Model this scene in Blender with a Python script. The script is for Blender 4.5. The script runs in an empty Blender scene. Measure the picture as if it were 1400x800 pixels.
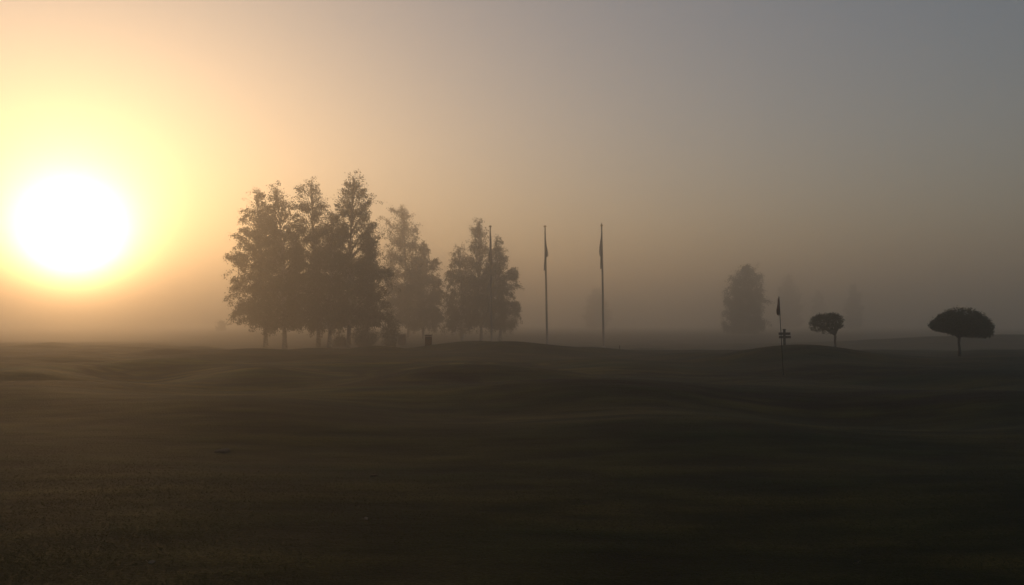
import bpy, math, random
import numpy as np
from mathutils import Vector, Matrix

S = bpy.context.scene
COL = S.collection
rng = np.random.default_rng(7)
random.seed(7)

# ------------------------------------------------------------------ camera geometry (photo 1400x800)
F = 1165.0            # focal length in photo pixels
HOR = 443.0           # horizon row
EYE = 1.6
PITCH = math.atan((HOR - 400.0) / F)

def ray(px, py):
    x = (px - 700.0) / F
    v = (400.0 - py) / F
    c, s = math.cos(PITCH), math.sin(PITCH)
    return Vector((x, c - v * s, s + v * c))

SUN_DIR = ray(99, 320).normalized()
SUN_EL = math.asin(SUN_DIR.z)
SUN_AZ = math.atan2(SUN_DIR.x, SUN_DIR.y)      # from +Y towards +X

# ------------------------------------------------------------------ terrain
def G(x, y, cx, cy, sx, sy, h):
    return h * np.exp(-0.5 * (((x - cx) / sx) ** 2 + ((y - cy) / sy) ** 2))

_lump = [(rng.uniform(0, 6.28), rng.uniform(0, 6.28), rng.uniform(0.3, 1.5), rng.uniform(0, 6.28)) for _ in range(14)]

def px_at(px, d):
    return (px - 700.0) / F * d

def height(x, y):
    x = np.asarray(x, float); y = np.asarray(y, float)
    t = np.clip((y - 42) / 46.0, 0, 1); t2 = np.clip((y - 112) / 60.0, 0, 1); t3 = np.clip((y - 36) / 140.0, 0, 1)
    lf = np.clip((x / np.maximum(y, 1.0) + 0.46) / 0.16, 0, 1); lf = lf * lf * (3 - 2 * lf)
    z = np.zeros(np.broadcast(x, y).shape) - 1.05 * lf * t * t * (3 - 2 * t) - 1.5 * (1 - lf) * t3 * t3 * (3 - 2 * t3) + 0.35 * lf * t2 * t2 * (3 - 2 * t2)      # the ground falls away gently beyond the mounds
    z = z + G(x, y, px_at(690, 48), 48, 3.0, 5.0, 0.50)          # mound in front of the flagpoles
    z = z + G(x, y, px_at(430, 47), 48, 8.5, 4.0, 0.17)          # low swell in front of the birches
    z = z + G(x, y, px_at(1080, 33), 33, 3.2, 3.2, 0.50)         # mound behind the putting flag
    z = z + G(x, y, px_at(1330, 35), 34, 6.0, 3.5, 0.22)
    z = z + G(x, y, px_at(1420, 95), 95, 17, 9, 1.5)            # far rise on the right
    z = z + G(x, y, px_at(640, 22), 22, 2.9, 1.9, 0.44)
    z = z + G(x, y, px_at(840, 17.5), 17.5, 3.2, 1.4, 0.22)
    z = z + G(x, y, px_at(40, 17), 17, 6.0, 2.6, 0.26)           # left mound
    z = z + G(x, y, px_at(330, 22), 22, 3.0, 2.6, -0.25)         # hollow beside it
    z = z + G(x, y, px_at(480, 12.6), 12.6, 3.6, 1.0, 0.10)
    z = z + G(x, y, px_at(1180, 19), 19, 3.6, 1.8, 0.22)
    z = z + G(x, y, px_at(950, 26), 25.5, 4.0, 1.6, -0.12)
    z = z + G(x, y, px_at(240, 31), 31, 5.0, 2.0, 0.16)
    r = np.sqrt(x * x + y * y)
    amp = 0.055 * np.clip((r - 3) / 10, 0.15, 1.6) * np.clip((160 - r) / 80, 0, 1)
    for a, b, k, th in _lump:
        z = z + amp * 0.42 * np.sin(k * (math.cos(th) * x + math.sin(th) * y) + a + 0.8 * np.sin(0.37 * k * (x * math.sin(th) - y) + b))
    return z

def gz(x, y):
    return float(height(x, y))

def place(px, d):
    x = px_at(px, d)
    return Vector((x, d, gz(x, d)))

def z_at(py, d):      # height of photo row py at distance d along +Y
    v = ray(700, py)
    return EYE + v.z / v.y * d

# ------------------------------------------------------------------ object helpers
def link(o, parent=None):
    COL.objects.link(o)
    if parent is not None:
        o.parent = parent
    return o

def tag(o, label=None, cat=None, group=None, kind=None):
    if label: o['label'] = label
    if cat: o['category'] = cat
    if group: o['group'] = group
    if kind: o['kind'] = kind
    return o

def empty(name, loc, rot=(0, 0, 0)):
    o = bpy.data.objects.new(name, None)
    o.empty_display_size = 0.2
    o.location = loc; o.rotation_euler = rot
    return link(o)

class MB:
    def __init__(s):
        s.v = []; s.f = []; s.n = 0
    def add(s, v, f):
        s.v.append(np.asarray(v, float)); s.f += [tuple(i + s.n for i in q) for q in f]; s.n += len(v)
    def tube(s, pts, rad, sides=6, cap=True):
        pts = [Vector(p) for p in pts]
        n = len(pts)
        if not hasattr(rad, '__len__'): rad = [rad] * n
        vs = []
        prev = None
        for i, p in enumerate(pts):
            t = (pts[min(i + 1, n - 1)] - pts[max(i - 1, 0)]).normalized()
            if prev is None:
                u = t.cross(Vector((0.3, 1, 0.2)))
                if u.length < 1e-3: u = t.cross(Vector((1, 0, 0)))
            else:
                u = prev - t * prev.dot(t)
            u.normalize(); prev = u
            w = t.cross(u)
            for k in range(sides):
                a = 2 * math.pi * k / sides
                vs.append(p + (u * math.cos(a) + w * math.sin(a)) * rad[i])
        fs = []
        for i in range(n - 1):
            for k in range(sides):
                k2 = (k + 1) % sides
                fs.append((i * sides + k, i * sides + k2, (i + 1) * sides + k2, (i + 1) * sides + k))
        if cap:
            fs.append(tuple(range(sides - 1, -1, -1)))
            fs.append(tuple((n - 1) * sides + k for k in range(sides)))
        s.add(np.array([tuple(v) for v in vs]), fs)
    def box(s, c, d, ch=0.0):
        cx, cy, cz = c; hx, hy, hz = d[0] / 2, d[1] / 2, d[2] / 2
        if ch <= 0:
            v = [(cx + a * hx, cy + b * hy, cz + e * hz) for e in (-1, 1) for a, b in ((-1, -1), (1, -1), (1, 1), (-1, 1))]
            s.add(v, [(3, 2, 1, 0), (4, 5, 6, 7), (0, 1, 5, 4), (1, 2, 6, 5), (2, 3, 7, 6), (3, 0, 4, 7)])
            return
        o = [(-hx + ch, -hy), (hx - ch, -hy), (hx, -hy + ch), (hx, hy - ch), (hx - ch, hy), (-hx + ch, hy), (-hx, hy - ch), (-hx, -hy + ch)]
        v = []
        for zz, k in ((-hz, 1 - ch / max(hx, hy)), (-hz + ch, 1), (hz - ch, 1), (hz, 1 - ch / max(hx, hy))):
            v += [(cx + a * k, cy + b * k, cz + zz) for a, b in o]
        f = [tuple(range(7, -1, -1)), tuple(range(24, 32))]
        for r in range(3):
            for k in range(8):
                k2 = (k + 1) % 8
                f.append((r * 8 + k, r * 8 + k2, r * 8 + 8 + k2, r * 8 + 8 + k))
        s.add(v, f)
    def lathe(s, prof, sides=14, c=(0, 0, 0)):
        v = []; f = []
        for r, z in prof:
            for k in range(sides):
                a = 2 * math.pi * k / sides
                v.append((c[0] + r * math.cos(a), c[1] + r * math.sin(a), c[2] + z))
        n = len(prof)
        for i in range(n - 1):
            for k in range(sides):
                k2 = (k + 1) % sides
                f.append((i * sides + k, i * sides + k2, (i + 1) * sides + k2, (i + 1) * sides + k))
        f.append(tuple(range(sides - 1, -1, -1))); f.append(tuple((n - 1) * sides + k for k in range(sides)))
        s.add(v, f)
    def build(s, name, mat, parent=None, smooth=False):
        me = bpy.data.meshes.new(name)
        me.from_pydata(np.concatenate(s.v).tolist(), [], s.f)
        me.materials.append(mat)
        if smooth:
            me.polygons.foreach_set('use_smooth', [True] * len(me.polygons))
        me.update()
        return link(bpy.data.objects.new(name, me), parent)

def poly_mesh(name, co, nper, mat, parent=None, smooth=False):
    """co: (n*nper,3) vertices, every nper of them one face."""
    n = len(co) // nper
    me = bpy.data.meshes.new(name)
    me.vertices.add(len(co)); me.vertices.foreach_set('co', np.asarray(co, np.float32).ravel())
    me.loops.add(n * nper); me.loops.foreach_set('vertex_index', np.arange(n * nper, dtype=np.int32))
    me.polygons.add(n)
    me.polygons.foreach_set('loop_start', np.arange(0, n * nper, nper, dtype=np.int32))
    me.polygons.foreach_set('loop_total', np.full(n, nper, np.int32))
    me.materials.append(mat)
    me.update(calc_edges=True)
    return link(bpy.data.objects.new(name, me), parent)

# ------------------------------------------------------------------ materials
def mat(name):
    m = bpy.data.materials.new(name); m.use_nodes = True
    nt = m.node_tree; nt.nodes.clear()
    out = nt.nodes.new('ShaderNodeOutputMaterial')
    return m, nt, out

def noise_col(nt, scale, c1, c2, lo=0.35, hi=0.65, coord='Object', detail=6, vec=None):
    tc = nt.nodes.new('ShaderNodeTexCoord')
    n = nt.nodes.new('ShaderNodeTexNoise'); n.inputs['Scale'].default_value = scale; n.inputs['Detail'].default_value = detail
    nt.links.new(vec if vec else tc.outputs[coord], n.inputs['Vector'])
    r = nt.nodes.new('ShaderNodeValToRGB')
    r.color_ramp.elements[0].position = lo; r.color_ramp.elements[0].color = (*c1, 1)
    r.color_ramp.elements[1].position = hi; r.color_ramp.elements[1].color = (*c2, 1)
    nt.links.new(n.outputs['Fac'], r.inputs['Fac'])
    return r.outputs['Color'], n

def simple(name, c1, c2, scale=8, rough=0.6, metal=0.0, bump=0.0):
    m, nt, out = mat(name)
    b = nt.nodes.new('ShaderNodeBsdfPrincipled')
    col, n = noise_col(nt, scale, c1, c2)
    nt.links.new(col, b.inputs['Base Color'])
    b.inputs['Roughness'].default_value = rough; b.inputs['Metallic'].default_value = metal
    if bump:
        bp = nt.nodes.new('ShaderNodeBump'); bp.inputs['Strength'].default_value = bump
        nt.links.new(n.outputs['Fac'], bp.inputs['Height']); nt.links.new(bp.outputs['Normal'], b.inputs['Normal'])
    nt.links.new(b.outputs[0], out.inputs[0])
    return m

def leafy(name, c1, c2, trans=0.35):
    m, nt, out = mat(name)
    geo = nt.nodes.new('ShaderNodeNewGeometry')
    r = nt.nodes.new('ShaderNodeValToRGB')
    r.color_ramp.elements[0].color = (*c1, 1); r.color_ramp.elements[1].color = (*c2, 1)
    nt.links.new(geo.outputs['Random Per Island'], r.inputs['Fac'])
    d = nt.nodes.new('ShaderNodeBsdfPrincipled'); d.inputs['Roughness'].default_value = 0.55
    d.inputs['Specular IOR Level'].default_value = 0.25
    t = nt.nodes.new('ShaderNodeBsdfTranslucent')
    nt.links.new(r.outputs[0], d.inputs['Base Color']); nt.links.new(r.outputs[0], t.inputs['Color'])
    mx = nt.nodes.new('ShaderNodeMixShader'); mx.inputs[0].default_value = trans
    nt.links.new(d.outputs[0], mx.inputs[1]); nt.links.new(t.outputs[0], mx.inputs[2])
    nt.links.new(mx.outputs[0], out.inputs[0])
    return m

M = {}
M['bark'] = simple('birch_bark', (0.10, 0.09, 0.08), (0.32, 0.30, 0.27), 5, 0.8, 0, 0.3)
M['dark_bark'] = simple('dark_bark', (0.04, 0.032, 0.025), (0.09, 0.07, 0.055), 9, 0.85, 0, 0.4)
M['birch_leaf'] = leafy('birch_leaf', (0.035, 0.05, 0.012), (0.10, 0.085, 0.02))
M['tree_leaf'] = leafy('tree_leaf', (0.03, 0.045, 0.012), (0.07, 0.08, 0.02))
M['shrub_leaf'] = leafy('shrub_leaf', (0.025, 0.04, 0.012), (0.055, 0.065, 0.02), 0.25)
M['pole'] = simple('painted_pole', (0.11, 0.105, 0.10), (0.16, 0.15, 0.14), 3, 0.65)
M['flag'] = simple('flag_cloth', (0.10, 0.11, 0.16), (0.16, 0.16, 0.20), 6, 0.8)
M['pin_flag'] = simple('pin_flag_cloth', (0.24, 0.14, 0.11), (0.34, 0.20, 0.16), 6, 0.8)
M['metal'] = simple('grey_metal', (0.30, 0.30, 0.30), (0.42, 0.42, 0.41), 12, 0.4, 0.8)
M['brass'] = simple('finial_metal', (0.40, 0.30, 0.14), (0.52, 0.40, 0.2), 12, 0.4, 0.8)
M['wood'] = simple('weathered_wood', (0.07, 0.05, 0.035), (0.14, 0.10, 0.07), 10, 0.8, 0, 0.3)
M['bin'] = simple('dull_red_paint', (0.06, 0.018, 0.012), (0.11, 0.03, 0.02), 10, 0.75, 0, 0.2)
M['black'] = simple('black_plastic', (0.02, 0.02, 0.02), (0.04, 0.04, 0.04), 10, 0.5)
M['dry_leaf'] = simple('dry_leaf', (0.12, 0.09, 0.045), (0.18, 0.14, 0.08), 30, 0.6)
M['soil'] = simple('soil', (0.010, 0.012, 0.006), (0.03, 0.022, 0.012), 20, 0.95, 0, 0.6)

def ground_material():
    m, nt, out = mat('mown_turf')
    b = nt.nodes.new('ShaderNodeBsdfPrincipled')
    tc = nt.nodes.new('ShaderNodeTexCoord')
    mp = nt.nodes.new('ShaderNodeMapping'); mp.inputs['Scale'].default_value = (0.55, 1.5, 1.0); mp.inputs['Rotation'].default_value = (0, 0, 0.12)
    nt.links.new(tc.outputs['Object'], mp.inputs['Vector'])
    c1, n1 = noise_col(nt, 0.32, (0.005, 0.017, 0.002), (0.050, 0.041, 0.009), 0.38, 0.62, detail=9, vec=mp.outputs[0])
    c2, n2 = noise_col(nt, 1.3, (0.35, 0.42, 0.3), (1.45, 1.4, 1.1), 0.36, 0.64, detail=10, vec=mp.outputs[0])
    c3, n3 = noise_col(nt, 38, (0.5, 0.5, 0.5), (1.4, 1.4, 1.3), 0.3, 0.7, detail=8)
    def mul(a, c):
        x = nt.nodes.new('ShaderNodeMix'); x.data_type = 'RGBA'; x.blend_type = 'MULTIPLY'; x.inputs[0].default_value = 1
        nt.links.new(a, x.inputs[6]); nt.links.new(c, x.inputs[7]); return x.outputs[2]
    base = mul(mul(c1, c2), c3)
    sep = nt.nodes.new('ShaderNodeSeparateXYZ'); nt.links.new(tc.outputs['Object'], sep.inputs[0])
    wob = nt.nodes.new('ShaderNodeTexNoise'); wob.inputs['Scale'].default_value = 0.35; nt.links.new(tc.outputs['Object'], wob.inputs['Vector'])
    def math_(op, a, c=None):
        n = nt.nodes.new('ShaderNodeMath'); n.operation = op
        for i, q in enumerate((a, c)):
            if q is None: continue
            if isinstance(q, (int, float)): n.inputs[i].default_value = q
            else: nt.links.new(q, n.inputs[i])
        return n.outputs[0]
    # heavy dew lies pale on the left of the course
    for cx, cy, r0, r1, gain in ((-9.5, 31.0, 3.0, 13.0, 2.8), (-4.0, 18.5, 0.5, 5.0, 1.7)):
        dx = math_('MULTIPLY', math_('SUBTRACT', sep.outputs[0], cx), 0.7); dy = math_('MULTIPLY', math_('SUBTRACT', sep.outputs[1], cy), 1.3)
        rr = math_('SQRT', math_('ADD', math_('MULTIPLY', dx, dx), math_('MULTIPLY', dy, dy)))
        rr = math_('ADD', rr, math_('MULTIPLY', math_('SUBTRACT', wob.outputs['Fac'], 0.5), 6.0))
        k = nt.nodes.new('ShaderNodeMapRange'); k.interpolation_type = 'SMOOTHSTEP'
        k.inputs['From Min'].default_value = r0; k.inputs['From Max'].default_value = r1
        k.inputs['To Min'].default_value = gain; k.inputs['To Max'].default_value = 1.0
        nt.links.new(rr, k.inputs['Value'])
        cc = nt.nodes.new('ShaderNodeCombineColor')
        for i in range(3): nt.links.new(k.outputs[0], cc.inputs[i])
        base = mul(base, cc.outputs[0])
    # mower tracks looping over the wet grass on the left
    for cx, cy, rad, sq in ((-10.5, 33.0, 5.2, 0.55), (-10.5, 33.0, 6.0, 0.55), (-8.5, 28.0, 3.6, 0.6), (-8.5, 28.0, 4.3, 0.6), (-4.0, 30.5, 5.0, 0.7), (7.0, 22.0, 6.0, 0.55), (7.0, 22.0, 6.8, 0.55)):
        dx = math_('MULTIPLY', math_('SUBTRACT', sep.outputs[0], cx), sq); dy = math_('SUBTRACT', sep.outputs[1], cy)
        rr = math_('SQRT', math_('ADD', math_('MULTIPLY', dx, dx), math_('MULTIPLY', dy, dy)))
        rr = math_('ADD', rr, math_('MULTIPLY', wob.outputs['Fac'], 2.4))
        band = math_('ABSOLUTE', math_('SUBTRACT', rr, rad))
        k = nt.nodes.new('ShaderNodeMapRange'); k.inputs['From Min'].default_value = 0.08; k.inputs['From Max'].default_value = 0.38
        k.inputs['To Min'].default_value = 0.2; k.inputs['To Max'].default_value = 1.0
        nt.links.new(band, k.inputs['Value'])
        cc = nt.nodes.new('ShaderNodeCombineColor')
        for i in range(3): nt.links.new(k.outputs[0], cc.inputs[i])
        base = mul(base, cc.outputs[0])
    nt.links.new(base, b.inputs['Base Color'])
    b.inputs['Roughness'].default_value = 0.75
    b.inputs['Specular IOR Level'].default_value = 0.08
    add = nt.nodes.new('ShaderNodeMath'); add.operation = 'ADD'
    sc = nt.nodes.new('ShaderNodeMath'); sc.operation = 'MULTIPLY'; sc.inputs[1].default_value = 0.25
    nt.links.new(n3.outputs['Fac'], sc.inputs[0]); nt.links.new(sc.outputs[0], add.inputs[0]); nt.links.new(n2.outputs['Fac'], add.inputs[1])
    bp = nt.nodes.new('ShaderNodeBump'); bp.inputs['Strength'].default_value = 0.8; bp.inputs['Distance'].default_value = 0.12
    nt.links.new(add.outputs[0], bp.inputs['Height']); nt.links.new(bp.outputs['Normal'], b.inputs['Normal'])
    nt.links.new(b.outputs[0], out.inputs[0])
    return m
M['turf'] = ground_material()

# ------------------------------------------------------------------ ground: one sheet, denser near the camera
def axis(near, far, step, grow):
    a = [0.0]
    s = step
    while a[-1] < far:
        if a[-1] > near: s *= grow
        a.append(a[-1] + s)
    return np.array(a)

def build_ground():
    xp = axis(22, 1150, 0.3, 1.07)
    xs = np.concatenate([-xp[:0:-1], xp])
    yp = axis(60, 1150, 0.3, 1.06)
    yn = axis(3, 1150, 0.6, 1.25)
    ys = np.concatenate([-yn[:0:-1], yp])
    X, Y = np.meshgrid(xs, ys)
    Z = height(X, Y)
    nx, ny = len(xs), len(ys)
    v = np.stack([X.ravel(), Y.ravel(), Z.ravel()], 1)
    i = (np.arange(ny - 1)[:, None] * nx + np.arange(nx - 1)[None, :]).ravel()
    f = np.stack([i, i + 1, i + nx + 1, i + nx], 1)
    me = bpy.data.meshes.new('ground')
    me.vertices.add(len(v)); me.vertices.foreach_set('co', v.astype(np.float32).ravel())
    me.loops.add(f.size); me.loops.foreach_set('vertex_index', f.astype(np.int32).ravel())
    me.polygons.add(len(f)); me.polygons.foreach_set('loop_start', np.arange(0, f.size, 4, dtype=np.int32))
    me.polygons.foreach_set('loop_total', np.full(len(f), 4, np.int32))
    me.polygons.foreach_set('use_smooth', np.ones(len(f), bool))
    me.materials.append(M['turf']); me.update(calc_edges=True)
    o = link(bpy.data.objects.new('ground', me))
    tag(o, kind='structure')
build_ground()

# grass blades close to the camera
def build_grass():
    n = 420000
    d = 4.2 * (13.5 / 4.2) ** (rng.random(n) ** 0.95)
    px = rng.uniform(-160, 1560, n)
    x = (px - 700) / F * d; y = d
    patch = np.sin(0.9 * x + 1.3 * np.sin(0.7 * y)) + np.sin(1.7 * y + 2.1 * np.sin(0.5 * x + 1)) + np.sin(3.1 * x - 2.3 * y)
    keep = rng.random(n) < np.clip(0.6 + 0.12 * patch, 0.3, 1)
    x, y, d = x[keep], y[keep], d[keep]; n = len(x)
    z = height(x, y)
    h = rng.uniform(0.008, 0.019, n) * (1 + 0.7 * (rng.random(n) > 0.97)) * np.clip((14 - d) / 6, 0.1, 1)
    a = rng.uniform(0, 6.283, n); w = rng.uniform(0.0012, 0.0026, n) * (0.8 + d * 0.07)
    lean = rng.uniform(1.2, 3.2, n) * h; b = rng.uniform(0, 6.283, n)
    p0 = np.stack([x - w * np.cos(a), y - w * np.sin(a), z - 0.004], 1)
    p1 = np.stack([x + w * np.cos(a), y + w * np.sin(a), z - 0.004], 1)
    p2 = np.stack([x + lean * np.cos(b), y + lean * np.sin(b), z + h], 1)
    co = np.stack([p0, p1, p2], 1).reshape(-1, 3)
    o = poly_mesh('grass', co, 3, leafy('grass_blade', (0.018, 0.034, 0.006), (0.05, 0.046, 0.012), 0.6))
    tag(o, kind='stuff')
build_grass()

# ------------------------------------------------------------------ trees
def leaves_at(P, size, hang=0.5, jitter=0.1):
    """rhombus leaves around points P (n,3)"""
    n = len(P)
    P = P + rng.normal(0, jitter, (n, 3))
    ax = rng.normal(0, 1, (n, 3)); ax[:, 2] -= hang * 2.0
    ax /= np.linalg.norm(ax, axis=1)[:, None]
    q = np.cross(ax, rng.normal(0, 1, (n, 3))); q /= np.linalg.norm(q, axis=1)[:, None] + 1e-9
    L = size * rng.uniform(0.65, 1.35, n)[:, None]; W = L * rng.uniform(0.32, 0.5, n)[:, None]
    a = P; b = P + ax * L * 0.45 + q * W; c = P + ax * L; d = P + ax * L * 0.45 - q * W
    return np.stack([a, b, c, d], 1).reshape(-1, 3)

def prof(pr, t):
    return np.interp(t, [p[0] for p in pr], [p[1] for p in pr])

FAR = 1.8
def birch(name, label, group, px, d, top, pr, n_limb=46, n_leaf=22000, droop=1.0, size=0.10, seed=1, extra=(), squash=1.0,
          leaf='birch_leaf', clump=0.085, trunk_r=0.13, crown0=0.14):
    """pr: (t, half width in metres) along the height; top: (px, py) of the tip"""
    global rng
    rng = np.random.default_rng(seed)
    d = d * FAR
    base = place(px, d)
    hgt = (z_at(top[1], d) - base.z) / FAR      # built at 1/FAR size, scaled up at the end
    dx = (px_at(top[0], d) - base.x) / FAR
    size = size * 0.85
    root = empty(name, base)
    tag(root, label, 'tree', group)
    def axis_pt(t):
        w = 0.12 * math.sin(5.2 * t + seed) * t
        return Vector((dx * (t ** 1.4) + w * 0.6, w, hgt * t))
    tb = MB()
    ts = np.linspace(0, 1, 16)
    tb.tube([axis_pt(t) - Vector((0, 0, 0.12 if t == 0 else 0)) for t in ts], [trunk_r * ((1 - t) ** 0.9) * (1.35 if t == 0 else 1) + 0.008 for t in ts], 8)
    pts = []; wts = []
    az = seed * 1.7
    n_limb = int(n_limb * 1.6)
    for i in range(n_limb):
        u = (i + rng.random()) / n_limb
        t_tip = crown0 + (1 - crown0) * u ** 0.88
        R = prof(pr, t_tip)
        R *= rng.uniform(0.5, 1.02)
        if rng.random() < 0.12: R *= 1.22
        az += 2.39996 + rng.uniform(-0.4, 0.4)
        t0 = max(crown0 * 0.9, t_tip - rng.uniform(0.05, 0.14) - 0.25 * R / hgt)
        a0 = axis_pt(min(t0, 0.97)); tip = axis_pt(t_tip) + Vector((math.cos(az) * R, math.sin(az) * R * squash, rng.uniform(-0.1, 0.25) + 0.35 * t_tip ** 3))
        mid = a0.lerp(tip, 0.5) + Vector((0, 0, 0.16 * R))
        seg = 7
        lp = []
        for k in range(seg + 1):
            s = k / seg
            lp.append(a0 * (1 - s) ** 2 + mid * 2 * s * (1 - s) + tip * s * s)
        r0 = 0.2 * trunk_r * (1 + 1.2 * (1 - t_tip)) + 0.006
        tb.tube(lp, [r0 * (1 - 0.85 * k / seg) for k in range(seg + 1)], 4, False)
        ntw = int(4 + 4.5 * R)
        for j in range(ntw):
            s = 0.25 + 0.75 * (j + rng.random()) / ntw
            k = min(int(s * seg), seg - 1)
            p = lp[k].lerp(lp[k + 1], s * seg - k)
            a2 = az + rng.normal(0, 1.0)
            ln = rng.uniform(0.4, 1.05) * (0.45 + 0.5 * min(R, 1.6))
            dr = droop * rng.uniform(0.3, 1.0) * (1.1 - 0.6 * t_tip)
            up = rng.uniform(-0.1, 0.5) + 0.5 * t_tip ** 2
            tw = []
            for q in range(5):
                e = q / 4
                tw.append(p + Vector((math.cos(a2) * ln * (e - 0.25 * e * e * dr), math.sin(a2) * ln * (e - 0.25 * e * e * dr) * squash, ln * (up * e - dr * 1.0 * e * e))))
            tb.tube(tw, [0.008, 0.007, 0.006, 0.005, 0.004], 3, False)
            for q in range(4):
                for e in (0.0, 0.33, 0.66):
                    pts.append(tw[q].lerp(tw[q + 1], e)); wts.append(0.3 + 0.7 * (q + e) / 4)
    for (epx, epy, spx, spy, er) in extra:      # single long shoots seen against the sky
        a0 = (Vector((px_at(spx, d), d, z_at(spy, d))) - base) / FAR; tip = (Vector((px_at(epx, d), d, z_at(epy, d))) - base) / FAR
        lp = []
        for k in range(9):
            s = k / 8
            lp.append(a0.lerp(tip, s) + Vector((0, rng.normal(0, 0.05), er * math.sin(math.pi * s))))
        tb.tube(lp, [0.03 - 0.0028 * k for k in range(9)], 4, False)
        for k in range(8):
            for e in (0.0, 0.25, 0.5, 0.75):
                for _ in range(3):
                    pts.append(lp[k].lerp(lp[k + 1], e) + Vector((rng.normal(0, 0.08), rng.normal(0, 0.08), -abs(rng.normal(0, 0.12))))); wts.append(0.9)
    P = np.array([tuple(p) for p in pts]); w = np.array(wts)
    # leaf density varies per clump so the sky shows through in places
    cl = np.sin(P[:, 0] * 4.7 + seed) + np.sin(P[:, 2] * 4.1 + 2 * seed + P[:, 0]) + np.sin(P[:, 1] * 3.9 + P[:, 0] * 2.1)
    low = np.clip(1.25 - P[:, 2] / hgt, 0.3, 1.0)
    w = w * np.clip(1.0 + 0.6 * cl, 0.08, 2.4) * low
    idx = rng.choice(len(P), int(n_leaf * 1.6), p=w / w.sum())
    co = leaves_at(P[idx], size, 0.6, clump)
    tipz = axis_pt(1.0)
    tips = np.array([tuple(tipz.lerp(axis_pt(0.93), q) + Vector((rng.normal(0, 0.05), rng.normal(0, 0.05), rng.normal(0, 0.03)))) for q in np.linspace(0, 1, 120)])
    co = np.concatenate([co, leaves_at(tips, size, 0.1, 0.05)])
    tb.v = [q * FAR for q in tb.v]
    tb.build('trunk', M['bark'], root, True)
    poly_mesh('crown', co * FAR, 4, M[leaf], root)
    return root

NB = 'birches in the near clump on the left'
PA = [(0.10, 0.5), (0.15, 1.55), (0.25, 1.9), (0.4, 1.95), (0.52, 2.0), (0.68, 1.65), (0.8, 1.2), (0.9, 0.65), (1.0, 0.08)]
PC = [(0.12, 0.6), (0.2, 1.9), (0.35, 2.1), (0.5, 1.9), (0.65, 1.6), (0.8, 1.2), (0.9, 0.75), (0.96, 0.35), (1.0, 0.06)]
PR = [(0.15, 0.5), (0.25, 1.1), (0.4, 1.4), (0.6, 1.3), (0.8, 0.9), (1.0, 0.1)]
PE = [(0.08, 0.6), (0.16, 2.1), (0.35, 2.4), (0.5, 2.2), (0.65, 1.8), (0.78, 1.3), (0.88, 0.85), (0.95, 0.4), (1.0, 0.06)]
birch('birch_tree', 'outermost birch of the near clump, nearest the sun, with a long shoot sticking out', NB, 364, 53, (347, 266), PA, 48, 24000, 1.0, 0.10, 3,
      extra=[(309, 349, 335, 372, 0.3), (313, 437, 345, 425, 0.35), (328, 296, 350, 318, 0.15)])
birch('birch_tree', 'birch with a straight bare lower trunk, second from the sun in the near clump', NB, 390, 52, (377, 259), PA, 46, 26000, 1.0, 0.10, 5)
birch('birch_tree', 'birch in the middle of the near clump whose ragged tip has an arching side shoot', NB, 436, 54, (423, 251), PC, 46, 22000, 1.0, 0.10, 8,
      extra=[(405, 255, 420, 268, 0.12), (407, 279, 424, 292, 0.1)])
birch('birch_tree', 'lower bushy birch filling the gap between the taller birches of the near clump', NB, 451, 52.5, (455, 296), PC, 40, 18000, 1.0, 0.10, 12)
birch('birch_tree', 'tallest birch of the near clump, its pointed top highest of all the trees', NB, 477, 53, (481, 243), PE, 54, 26000, 0.9, 0.10, 15,
      extra=[(497, 258, 485, 275, 0.08), (506, 272, 490, 292, 0.1), (527, 352, 500, 350, 0.25), (519, 305, 497, 322, 0.15)])
birch('birch_tree', 'birch at the shadowy right side of the near clump, low branches over the shrubs', NB, 501, 55, (505, 332), PR, 36, 13000, 0.9, 0.10, 19, crown0=0.2)

BG = 'paler trees just behind the near clump'
PF = [(0.1, 0.8), (0.16, 3.0), (0.3, 3.3), (0.45, 2.7), (0.6, 2.1), (0.75, 1.7), (0.87, 1.25), (0.95, 0.6), (1.0, 0.1)]
PG = [(0.08, 0.8), (0.16, 2.5), (0.35, 2.7), (0.55, 2.2), (0.75, 1.4), (0.9, 0.7), (1.0, 0.1)]
birch('weeping_birch_tree', 'tall pale weeping birch with airy hanging twigs behind the near clump', BG, 559, 84, (548, 283), PF, 56, 24000, 2.0, 0.13, 23, clump=0.12,
      extra=[(517, 298, 535, 312, 0.5), (533, 285, 545, 296, 0.2)])
birch('weeping_birch_tree', 'rounder pale tree beside the tall weeping birch, left of the dark bin post', BG, 579, 80, (577, 337), PG, 46, 24000, 1.2, 0.13, 27,
      extra=[(597, 354, 588, 366, 0.2)])

HG = 'birches beside the flagpoles'
PH1 = [(0.1, 0.6), (0.2, 1.3), (0.4, 1.6), (0.6, 1.5), (0.8, 1.1), (1.0, 0.15)]
PH3 = [(0.1, 0.5), (0.16, 1.4), (0.35, 1.75), (0.5, 1.75), (0.68, 1.4), (0.82, 0.9), (0.93, 0.35), (1.0, 0.06)]
PH2 = [(0.1, 0.6), (0.16, 1.7), (0.35, 2.1), (0.5, 1.95), (0.68, 1.5), (0.82, 0.8), (0.93, 0.4), (1.0, 0.06)]
birch('birch_tree', 'small birch on the sun side of the three by the flagpole, lowest top', HG, 632, 73, (628, 340), PH1, 38, 14000, 1.6, 0.11, 31,
      extra=[(610, 372, 620, 378, 0.15)])
birch('birch_tree', 'birch with the highest pointed top of the three by the flagpole', HG, 658, 73, (653, 303), PH2, 50, 22000, 1.4, 0.11, 35,
      extra=[(643, 310, 652, 322, 0.1)])
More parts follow.
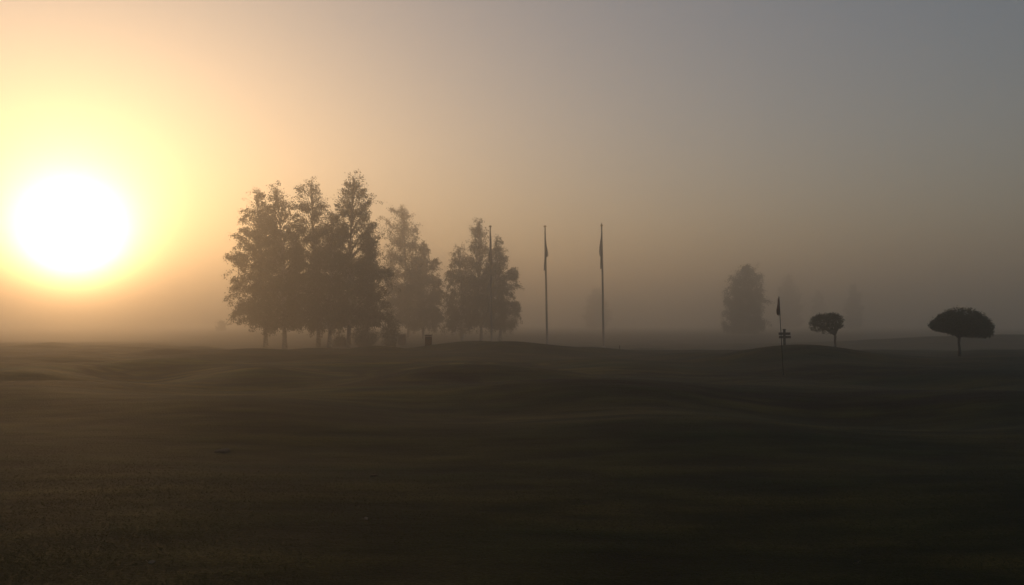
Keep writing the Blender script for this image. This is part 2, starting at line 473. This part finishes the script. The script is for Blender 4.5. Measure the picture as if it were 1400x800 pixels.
birch('birch_tree', 'birch right of the flagpole in the group of three, top lower than the pole', HG, 684, 72, (678, 328), PH3, 46, 20000, 1.4, 0.11, 39,
      extra=[(706, 371, 696, 380, 0.15), (708, 425, 690, 410, 0.2)])

FG = 'trees fading into the fog beyond the course'
PT = [(0.03, 2.5), (0.12, 2.7), (0.3, 2.45), (0.5, 2.3), (0.7, 2.0), (0.85, 1.65), (0.94, 1.0), (1.0, 0.3)]
PT2 = [(0.05, 2.6), (0.3, 3.2), (0.6, 2.6), (0.8, 1.8), (1.0, 0.3)]
PT3 = [(0.05, 1.8), (0.3, 1.9), (0.6, 1.5), (0.85, 0.9), (1.0, 0.2)]
birch('broad_tree', 'dense round-topped tree in the fog left of the putting flag, darkest of the distant ones', FG, 1018, 106, (1021, 367), PT, 60, 30000, 1.2, 0.15, 44, leaf='tree_leaf', crown0=0.05, clump=0.16)
birch('broad_tree', 'ghostly broad tree in the fog behind the last flagpole', FG, 815, 212, (816, 396), PT2, 40, 9000, 0.5, 0.3, 47, leaf='tree_leaf', crown0=0.06, clump=0.35)
birch('broad_tree', 'ghostly broad tree in the fog just above and right of the putting flag', FG, 1080, 212, (1078, 377), PT2, 44, 10000, 0.5, 0.3, 51, leaf='tree_leaf', crown0=0.06, clump=0.3)
birch('pointed_tree', 'very faint pointed tree in the fog above the smaller umbrella tree', FG, 1120, 236, (1119, 398), PT3, 40, 8000, 0.4, 0.28, 55, leaf='tree_leaf', crown0=0.05, clump=0.25)
birch('pointed_tree', 'faint narrow pointed tree in the fog between the two umbrella trees', FG, 1168, 200, (1167, 391), PT3, 40, 8000, 0.4, 0.26, 59, leaf='tree_leaf', crown0=0.05, clump=0.25)
birch('sapling_tree', 'tiny blurred tree in the fog under the brightest sky, beside the clump', FG, 302, 140, (303, 443), [(0.2, 0.3), (0.6, 0.7), (1, 0.3)], 14, 1500, 0.5, 0.2, 63, leaf='tree_leaf', crown0=0.3)

# shrubs under the birches
def shrub(name, label, group, px, d, w, h, n, seed):
    global rng
    rng = np.random.default_rng(seed)
    d, w, h = d * FAR, w * FAR, h * FAR
    base = place(px, d)
    root = empty(name, base); tag(root, label, 'shrub', group)
    st = MB(); pts = []
    for i in range(26):
        a = rng.uniform(0, 6.283); r = w * math.sqrt(rng.random()) * 0.5
        hh = h * (1 - 0.55 * (2 * r / w) ** 2) * rng.uniform(0.75, 1.05)
        tip = Vector((math.cos(a) * r, math.sin(a) * r, hh)); s0 = Vector((math.cos(a) * r * 0.25, math.sin(a) * r * 0.25, -0.06))
        lp = [s0.lerp(tip, k / 6) + Vector((rng.normal(0, 0.03), rng.normal(0, 0.03), 0)) for k in range(7)]
        st.tube(lp, [0.02 - 0.0025 * k for k in range(7)], 4, False)
        for k in range(1, 7):
            for _ in range(6):
                pts.append(tuple(lp[k] + Vector((rng.normal(0, 0.2), rng.normal(0, 0.2), rng.normal(0, 0.16)))))
    P = np.array(pts)
    P[:, 2] = np.maximum(P[:, 2], 0.05)
    co = leaves_at(P[rng.integers(0, len(P), n)], 0.1, 0.2, 0.12)
    st.build('stem', M['dark_bark'], root)
    poly_mesh('foliage', co, 4, M['shrub_leaf'], root)
SG = 'shrubs under the near birches'
shrub('shrub', 'dark leafy shrub at the right foot of the near birch clump, beside the squat bin', SG, 535, 53, 1.2, 2.3, 7000, 70)
shrub('shrub', 'dark shrub filling the space between the trunks below the tallest birch', SG, 499, 52, 1.7, 1.5, 8000, 71)
shrub('shrub', 'low shrub at the foot of the lower bushy birch', SG, 466, 53, 0.9, 0.7, 3000, 72)

# umbrella-shaped grafted trees
def umbrella(name, label, px, d, span, ytop, rim_l, rim_r, fork_y, seed, n, shell):
    """span = (x0, x1); rim_l / rim_r = (upper, lower) rows of the crown's rim at each side, all in the photo at distance d"""
    global rng
    rng = np.random.default_rng(seed)
    base = place(px, d)
    root = empty(name, base); tag(root, label, 'tree', 'umbrella-shaped grafted trees')
    Z = lambda y: z_at(y, d) - base.z
    x0, x1 = px_at(span[0], d) - base.x, px_at(span[1], d) - base.x
    cx, R = (x0 + x1) / 2, (x1 - x0) / 2 * 0.89
    zt, zg = Z(ytop), Z(fork_y)
    tb = MB()
    fork = Vector((0.02, 0, zg))
    tb.tube([Vector((0.02, 0, -0.1)), Vector((0.04, 0.01, zg * 0.35)), Vector((0.0, 0, zg * 0.7)), fork], [0.085, 0.062, 0.056, 0.075], 8)
    ru = lambda a: (Z(rim_l[0]) * (1 - math.cos(a)) + Z(rim_r[0]) * (1 + math.cos(a))) / 2
    rl = lambda a: (Z(rim_l[1]) * (1 - math.cos(a)) + Z(rim_r[1]) * (1 + math.cos(a))) / 2
    def pt(u, a, s):
        """u outwards 0..1, s 0 = top surface, 1 = underside"""
        wob = 1 + 0.035 * math.sin(3 * a + seed) + 0.03 * math.sin(7 * a + 2 * seed) + 0.02 * math.sin(13 * a)
        up = zt - (zt - ru(a)) * u ** 2.0 + 0.035 * math.sin(5 * a + 4 * u + seed)
        lo = (zg + 0.03) * (1 - u) + rl(a) * u
        mid = 2 * abs(s - 0.5)
        rr = u * wob * R * (1 - 0.10 * u ** 4 * mid ** 2)
        return Vector((cx * min(1, u * 1.4 + 0.3) + math.cos(a) * rr, math.sin(a) * rr, up * (1 - s) + lo * s))
    for i in range(30):
        a = i * 2.39996; u = 0.4 + 0.55 * math.sqrt((i + 0.5) / 30)
        tip = pt(u, a, 0.25)
        mid = fork.lerp(tip, 0.5); mid.z -= 0.02 * R
        lp = [fork * (1 - k / 7) ** 2 + mid * 2 * (k / 7) * (1 - k / 7) + tip * (k / 7) ** 2 for k in range(8)]
        tb.tube(lp, [0.03 - 0.0034 * k for k in range(8)], 4, False)
    m = n // 6
    pts = []
    while len(pts) < m:
        u = math.sqrt(rng.random()); a = rng.uniform(0, 6.283)
        s_ = rng.random() ** (1.0 + shell * 2.5 * (1 - u))
        pts.append(tuple(pt(u, a, s_)))
    P = np.repeat(np.array(pts), 6, axis=0)
    co = leaves_at(P, 0.055, 0.2, 0.035)
    tb.build('trunk', M['dark_bark'], root, True)
    poly_mesh('crown', co, 4, M['shrub_leaf'], root)
umbrella('umbrella_tree', 'larger umbrella tree, dense dome crown on a short straight trunk', 1310, 41, (1271, 1358), 420.5, (440, 449), (439, 461.5), 462, 81, 30000, 0.0)
umbrella('umbrella_tree', 'smaller umbrella tree with a lopsided see-through crown, behind the mound by the flag', 1141, 50, (1105, 1154), 429.5, (436, 452), (433, 447), 459, 83, 8000, 1.0)

# ------------------------------------------------------------------ flagpoles
def hang_flag(mb, top, length, w0, w1, side, tail, n=26, seed=0):
    """limp cloth hanging down the pole: a folded sheet, widening downwards"""
    rows = []
    for i in range(n + 1):
        t = i / n
        wd = w0 + (w1 - w0) * min(1, t * 1.15)
        row = []
        for k in range(13):
            s = k / 12
            fold = 0.055 * math.sin(s * 11 + 1.4 * math.sin(3 * t + seed)) * (0.3 + 0.7 * t)
            x = side * (0.03 + s * wd * (0.75 + 0.25 * math.cos(5 * t + seed)))
            drop = length * t - tail * s * t * 1.0
            row.append((top[0] + x, top[1] + fold, top[2] - drop - 0.10 * s * (1 - t)))
        rows.append(row)
    v = [p for r in rows for p in r]
    f = []
    for i in range(n):
        for k in range(12):
            f.append((i * 13 + k, i * 13 + k + 1, (i + 1) * 13 + k + 1, (i + 1) * 13 + k))
    off = [(x, y + 0.006, z) for x, y, z in v]
    nv = len(v)
    mb.add(v + off, f + [tuple(j + nv for j in q[::-1]) for q in f])

def flagpole(label, px, d, top, flags, finial):
    base = place(px, d)
    h = z_at(top[1], d) - base.z
    lean = (px_at(top[0], d) - base.x) / h
    root = empty('flagpole', base, (0, math.atan(lean), 0)); tag(root, label, 'flagpole', 'tall flagpoles on the course')
    m = MB(); m.lathe([(0.16, -0.1), (0.16, 0.04), (0.115, 0.06), (0.110, h * 0.3), (0.09, h * 0.7), (0.065, h - 0.06), (0.05, h - 0.05)], 12)
    m.build('pole', M['pole'], root, True)
    c = MB(); c.lathe([(0.20, -0.02), (0.20, 0.05), (0.145, 0.09)], 12); c.build('collar', M['metal'], root)
    k = MB()
    if finial == 'disc':
        k.lathe([(0.06, h - 0.06), (0.15, h - 0.03), (0.17, h + 0.05), (0.13, h + 0.12), (0.04, h + 0.15)], 14)
    else:
        k.lathe([(0.06, h - 0.06), (0.17, h + 0.02), (0.16, h + 0.08), (0.07, h + 0.16), (0.045, h + 0.24), (0.012, h + 0.34)], 14)
    k.build('finial', M['brass'], root, True)
    rp = MB(); rp.tube([(0.07, -0.06, h - 0.15), (0.10, -0.085, h * 0.5), (0.09, -0.085, 1.2)], 0.006, 5); rp.build('halyard', M['black'], root)
    cl = MB(); cl.box((0.085, -0.075, 1.15), (0.03, 0.04, 0.16), 0.006); cl.build('cleat', M['metal'], root)
    fl = MB()
    for i, (t0, ln, w0, w1, side, tail) in enumerate(flags):
        hang_flag(fl, (0, -0.02 - 0.03 * i, h - t0), ln, w0, w1, side, tail, seed=i + px)
    return root, fl

FLG = 'limp flags on the tall flagpoles'
def flag_on(root, fl, label):
    o = fl.build('flag', M['flag'], None, True)
    o.location = root.location; o.rotation_euler = root.rotation_euler
    tag(o, label, 'flag', FLG)
r, fl = flagpole('flagpole standing in front of the group of three birches', 672, 96, (670, 310), [(0.15, 4.6, 0.03, 0.30, 1, 0.6), (0.3, 3.8, 0.03, 0.2, -1, 0.1)], 'disc')
flag_on(r, fl, 'limp flag hanging on the flagpole in front of the birches')
r, fl = flagpole('flagpole in open sky just right of the three birches', 748, 95, (745.3, 310), [(0.15, 4.7, 0.03, 0.24, -1, -0.1), (0.4, 3.1, 0.03, 0.27, 1, 0.2)], 'disc')
flag_on(r, fl, 'limp flag on the flagpole just right of the birches, cloth on both sides')
r, fl = flagpole('flagpole farthest from the birches, spiked tip, alone against the fog', 825, 95, (823, 309), [(0.15, 4.6, 0.03, 0.22, -1, -0.1), (0.3, 3.2, 0.05, 0.34, -1, 0.1)], 'spike')
flag_on(r, fl, 'limp flag hanging on the flagpole farthest from the birches')

# putting flag
def pin():
    d = 27.0
    b = place(1070, d)
    h = z_at(405, d) - b.z
    lean = (px_at(1065, d) - b.x) / h
    root = empty('golf_flagstick', b, (0, math.atan(lean), 0)); tag(root, 'thin golf flagstick planted on the green in front of the mound', 'flagstick')
    m = MB(); m.lathe([(0.011, -0.1), (0.011, h * 0.5), (0.009, h - 0.02), (0.004, h)], 8); m.build('stick', M['black'], root, True)
    k = MB(); k.lathe([(0.014, h - 0.62), (0.016, h - 0.6), (0.016, h - 0.05), (0.012, h - 0.03)], 8); k.build('sleeve', M['black'], root)
    c = MB(); c.lathe([(0.054, -0.02), (0.054, 0.012), (0.047, 0.012), (0.047, -0.02)], 16); c.build('hole_cup', M['pole'], root)
    f = MB()
    hang_flag(f, (0, 0, h - 0.05), 0.54, 0.02, 0.085, -1, 0.0, seed=3)
    hang_flag(f, (0, -0.02, h - 0.07), 0.44, 0.012, 0.075, -1, -0.12, seed=5)
    o = f.build('golf_flag', M['pin_flag'], None, True); o.location = b; o.rotation_euler = root.rotation_euler
    tag(o, 'small limp golf flag hanging at the top of the thin flagstick', 'golf flag')
pin()

# signpost behind the mound
def sign():
    d = 37.0
    b = place(1071, d)
    root = empty('signpost', b); tag(root, 'low wooden signpost with two crossboards behind the golf flagstick', 'signpost')
    h = z_at(451, d) - b.z
    p = MB(); p.box((0.03, 0, h / 2 - 0.1), (0.09, 0.09, h + 0.2), 0.01); p.build('post', M['wood'], root)
    for (y0, y1, x0, x1) in ((454.6, 458.0, 1063.5, 1079.5), (459.2, 462.6, 1064, 1080)):
        q = MB(); z0, z1 = z_at(y1, d) - b.z, z_at(y0, d) - b.z
        xa, xb = px_at(x0, d) - b.x, px_at(x1, d) - b.x
        q.box(((xa + xb) / 2, -0.065, (z0 + z1) / 2), (xb - xa, 0.035, z1 - z0), 0.008); q.build('board', M['wood'], root)
    c = MB(); c.box((0.03, 0, h + 0.02), (0.12, 0.12, 0.035), 0.01); c.build('post_cap', M['wood'], root)
sign()

# bins
def bin_(label, px, d, y0, y1, w, roof):
    b = place(px, d)
    h = z_at(y0, d) - b.z
    root = empty('litter_bin', b); tag(root, label, 'bin', 'dark bins by the trees')
    m = MB(); m.box((0, 0, (h - 0.1) / 2 - 0.03), (w, w * 0.9, h - 0.1), 0.02); m.build('body', M['bin'], root)
    n = 5
    for i in range(n):
        s = MB(); s.box((-w / 2 + (i + 0.5) * w / n, -w * 0.45 - 0.012, (h - 0.1) / 2), (w / n * 0.8, 0.02, h - 0.2), 0.004); s.build('slat', M['bin'], root)
    l = MB(); l.box((0, 0, h - 0.065), (w + (0.06 if roof else 0.02), w * 0.9 + 0.05, 0.07), 0.02); l.build('lid', M['black'], root)
    o = MB(); o.box((0, -w * 0.45 - 0.028, h - 0.24), (w * 0.55, 0.012, 0.1), 0.004); o.build('opening', M['black'], root)
bin_('tall narrow dark bin standing alone in the open', 586, 50, 457, 479, 0.38, False)
bin_('squat wider dark bin beside the shrub under the birches', 550, 108, 456, 468.5, 0.9, False)

# little stake
def stake():
    b = place(847, 57)
    root = empty('marker_stake', b); tag(root, 'short marker stake in the grass right of the last flagpole', 'stake')
    m = MB(); m.box((0, 0, 0.2), (0.07, 0.07, 0.6), 0.01); m.build('post', M['wood'], root)
    c = MB(); c.lathe([(0.05, 0.5), (0.045, 0.53), (0.005, 0.58)], 8); c.build('cap', M['wood'], root)
stake()

# leaves and divots on the near lawn
def near(px, py):
    r = ray(px, py)
    t = 4.0
    while t < 60:
        p = Vector((0, 0, EYE)) + r * t
        if p.z < gz(p.x, p.y): return Vector((p.x, p.y, gz(p.x, p.y)))
        t += 0.02
    return Vector((0, 20, 0))
LV = [(207, 778, 'pale fallen leaf on the dark lawn near the bottom edge, under the sun'), (500, 717, 'small pale fallen leaf on the lawn below the tallest birch'),
      (798, 695, 'small pale fallen leaf alone on the lawn below the flagpoles'), (1171, 779, 'pale fallen leaf on the blackest corner of the lawn')]
for i, (px, py, lab) in enumerate(LV):
    p = near(px, py)
    m = MB()
    L = 0.026
    out = [(-L, 0, 0), (-L * .5, -L * .45, .006), (L * .1, -L * .55, .004), (L * .6, -L * .32, .012), (L * 1.05, 0, .02), (L * .6, L * .32, .018), (L * .1, L * .55, .016), (-L * .5, L * .45, .012)]
    v = out + [(x, y, z - 0.003) for x, y, z in out]
    m.add(v, [tuple(range(8)), tuple(range(15, 7, -1))] + [(k, (k + 1) % 8, (k + 1) % 8 + 8, k + 8) for k in range(8)])
    m.tube([(-L, 0, 0.002), (-L * 1.4, 0.004, 0.006), (-L * 1.7, 0.012, 0.004)], 0.002, 4)
    o = m.build('fallen_leaf', M['dry_leaf']); o.location = p + Vector((0, 0, 0.035)); o.rotation_euler = (0.3, 0.2, i * 1.3)
    tag(o, lab, 'leaf', 'fallen leaves on the lawn')
def divot(px, py, w, dep, lab):
    p = near(px, py)
    m = MB(); v = []; f = []
    for r, z in ((1.0, 0.004), (0.8, 0.009), (0.45, 0.013), (0.05, 0.014)):
        for k in range(18):
            a = 2 * math.pi * k / 18
            q = r * (1 + 0.18 * math.sin(3 * a + px) + 0.1 * math.sin(5 * a))
            X, Y = math.cos(a) * q * w / 2, math.sin(a) * q * dep / 2
            v.append((X, Y, gz(p.x + X, p.y + Y) - p.z + z - (0.03 if r == 1 else 0)))
    for i in range(3):
        for k in range(18):
            f.append((i * 18 + k, i * 18 + (k + 1) % 18, (i + 1) * 18 + (k + 1) % 18, (i + 1) * 18 + k))
    f.append(tuple(54 + k for k in range(18)))
    m.add(v, f)
    o = m.build('turf_clod', M['soil'], None, True); o.location = p
    tag(o, lab, 'turf clod', 'dark patches on the lawn')
divot(305, 617, 0.22, 0.32, 'long dark patch of bare turf on the lawn below the birches')
divot(511, 651, 0.09, 0.12, 'small dark clod of turf on the near lawn below the tallest birch')

# ------------------------------------------------------------------ haze
TOP = 45.0
BROAD, NARROW = 0.66, 0.97
def haze():
    m, nt, out = mat('morning_fog')
    add = nt.nodes.new('ShaderNodeAddShader')
    # fog droplets scatter in a broad lobe and, like any mist, in a narrow forward one
    for i, (dens, g) in enumerate(((0.0053, BROAD), (0.0017, NARROW))):
        v = nt.nodes.new('ShaderNodeVolumePrincipled')
        v.inputs['Color'].default_value = (0.98, 0.928, 0.83, 1)
        v.inputs['Density'].default_value = dens
        for k in ('Density Attribute', 'Color Attribute', 'Temperature Attribute'):
            v.inputs[k].default_value = ''
        v.inputs['Anisotropy'].default_value = g
        nt.links.new(v.outputs[0], add.inputs[i])
    nt.links.new(add.outputs[0], out.inputs['Volume'])
    b = MB(); b.box((0, 0, (TOP - 2) / 2), (2600, 2600, TOP + 2))
    o = b.build('haze', m); tag(o, kind='stuff')
haze()

# ------------------------------------------------------------------ light
w = bpy.data.worlds.new('World'); S.world = w; w.use_nodes = True
nt = w.node_tree; nt.nodes.clear()
sky = nt.nodes.new('ShaderNodeTexSky'); sky.sky_type = 'NISHITA'; sky.sun_disc = False
sky.sun_elevation = SUN_EL; sky.sun_rotation = SUN_AZ
sky.air_density = 1.0; sky.dust_density = 0.8; sky.ozone_density = 2.1
bg = nt.nodes.new('ShaderNodeBackground'); bg.inputs['Strength'].default_value = 0.125
wo = nt.nodes.new('ShaderNodeOutputWorld')
nt.links.new(sky.outputs[0], bg.inputs[0]); nt.links.new(bg.outputs[0], wo.inputs[0])
sl = bpy.data.lights.new('sun', 'SUN'); sl.energy = 5.0; sl.angle = math.radians(0.5); sl.color = (1.0, 0.58, 0.26)
so = link(bpy.data.objects.new('sun', sl)); so.location = (-20, 30, 30)
so.rotation_euler = SUN_DIR.to_track_quat('Z', 'Y').to_euler()

# ------------------------------------------------------------------ camera
cd = bpy.data.cameras.new('camera'); cd.sensor_width = 36; cd.lens = F / 1400 * 36; cd.clip_start = 0.05; cd.clip_end = 6000
co_ = link(bpy.data.objects.new('camera', cd)); co_.location = (0, 0, EYE); co_.rotation_euler = (math.radians(90) + PITCH, 0, 0)
S.camera = co_

S.view_settings.view_transform = 'Standard'; S.view_settings.look = 'None'
S.view_settings.exposure = -0.2; S.view_settings.gamma = 1.0; S.view_settings.use_curve_mapping = False
S.render.engine = 'CYCLES'
S.cycles.volume_bounces = 2
S.cycles.max_bounces = 6
S.cycles.use_denoising = True
S.cycles.sample_clamp_indirect = 0.8
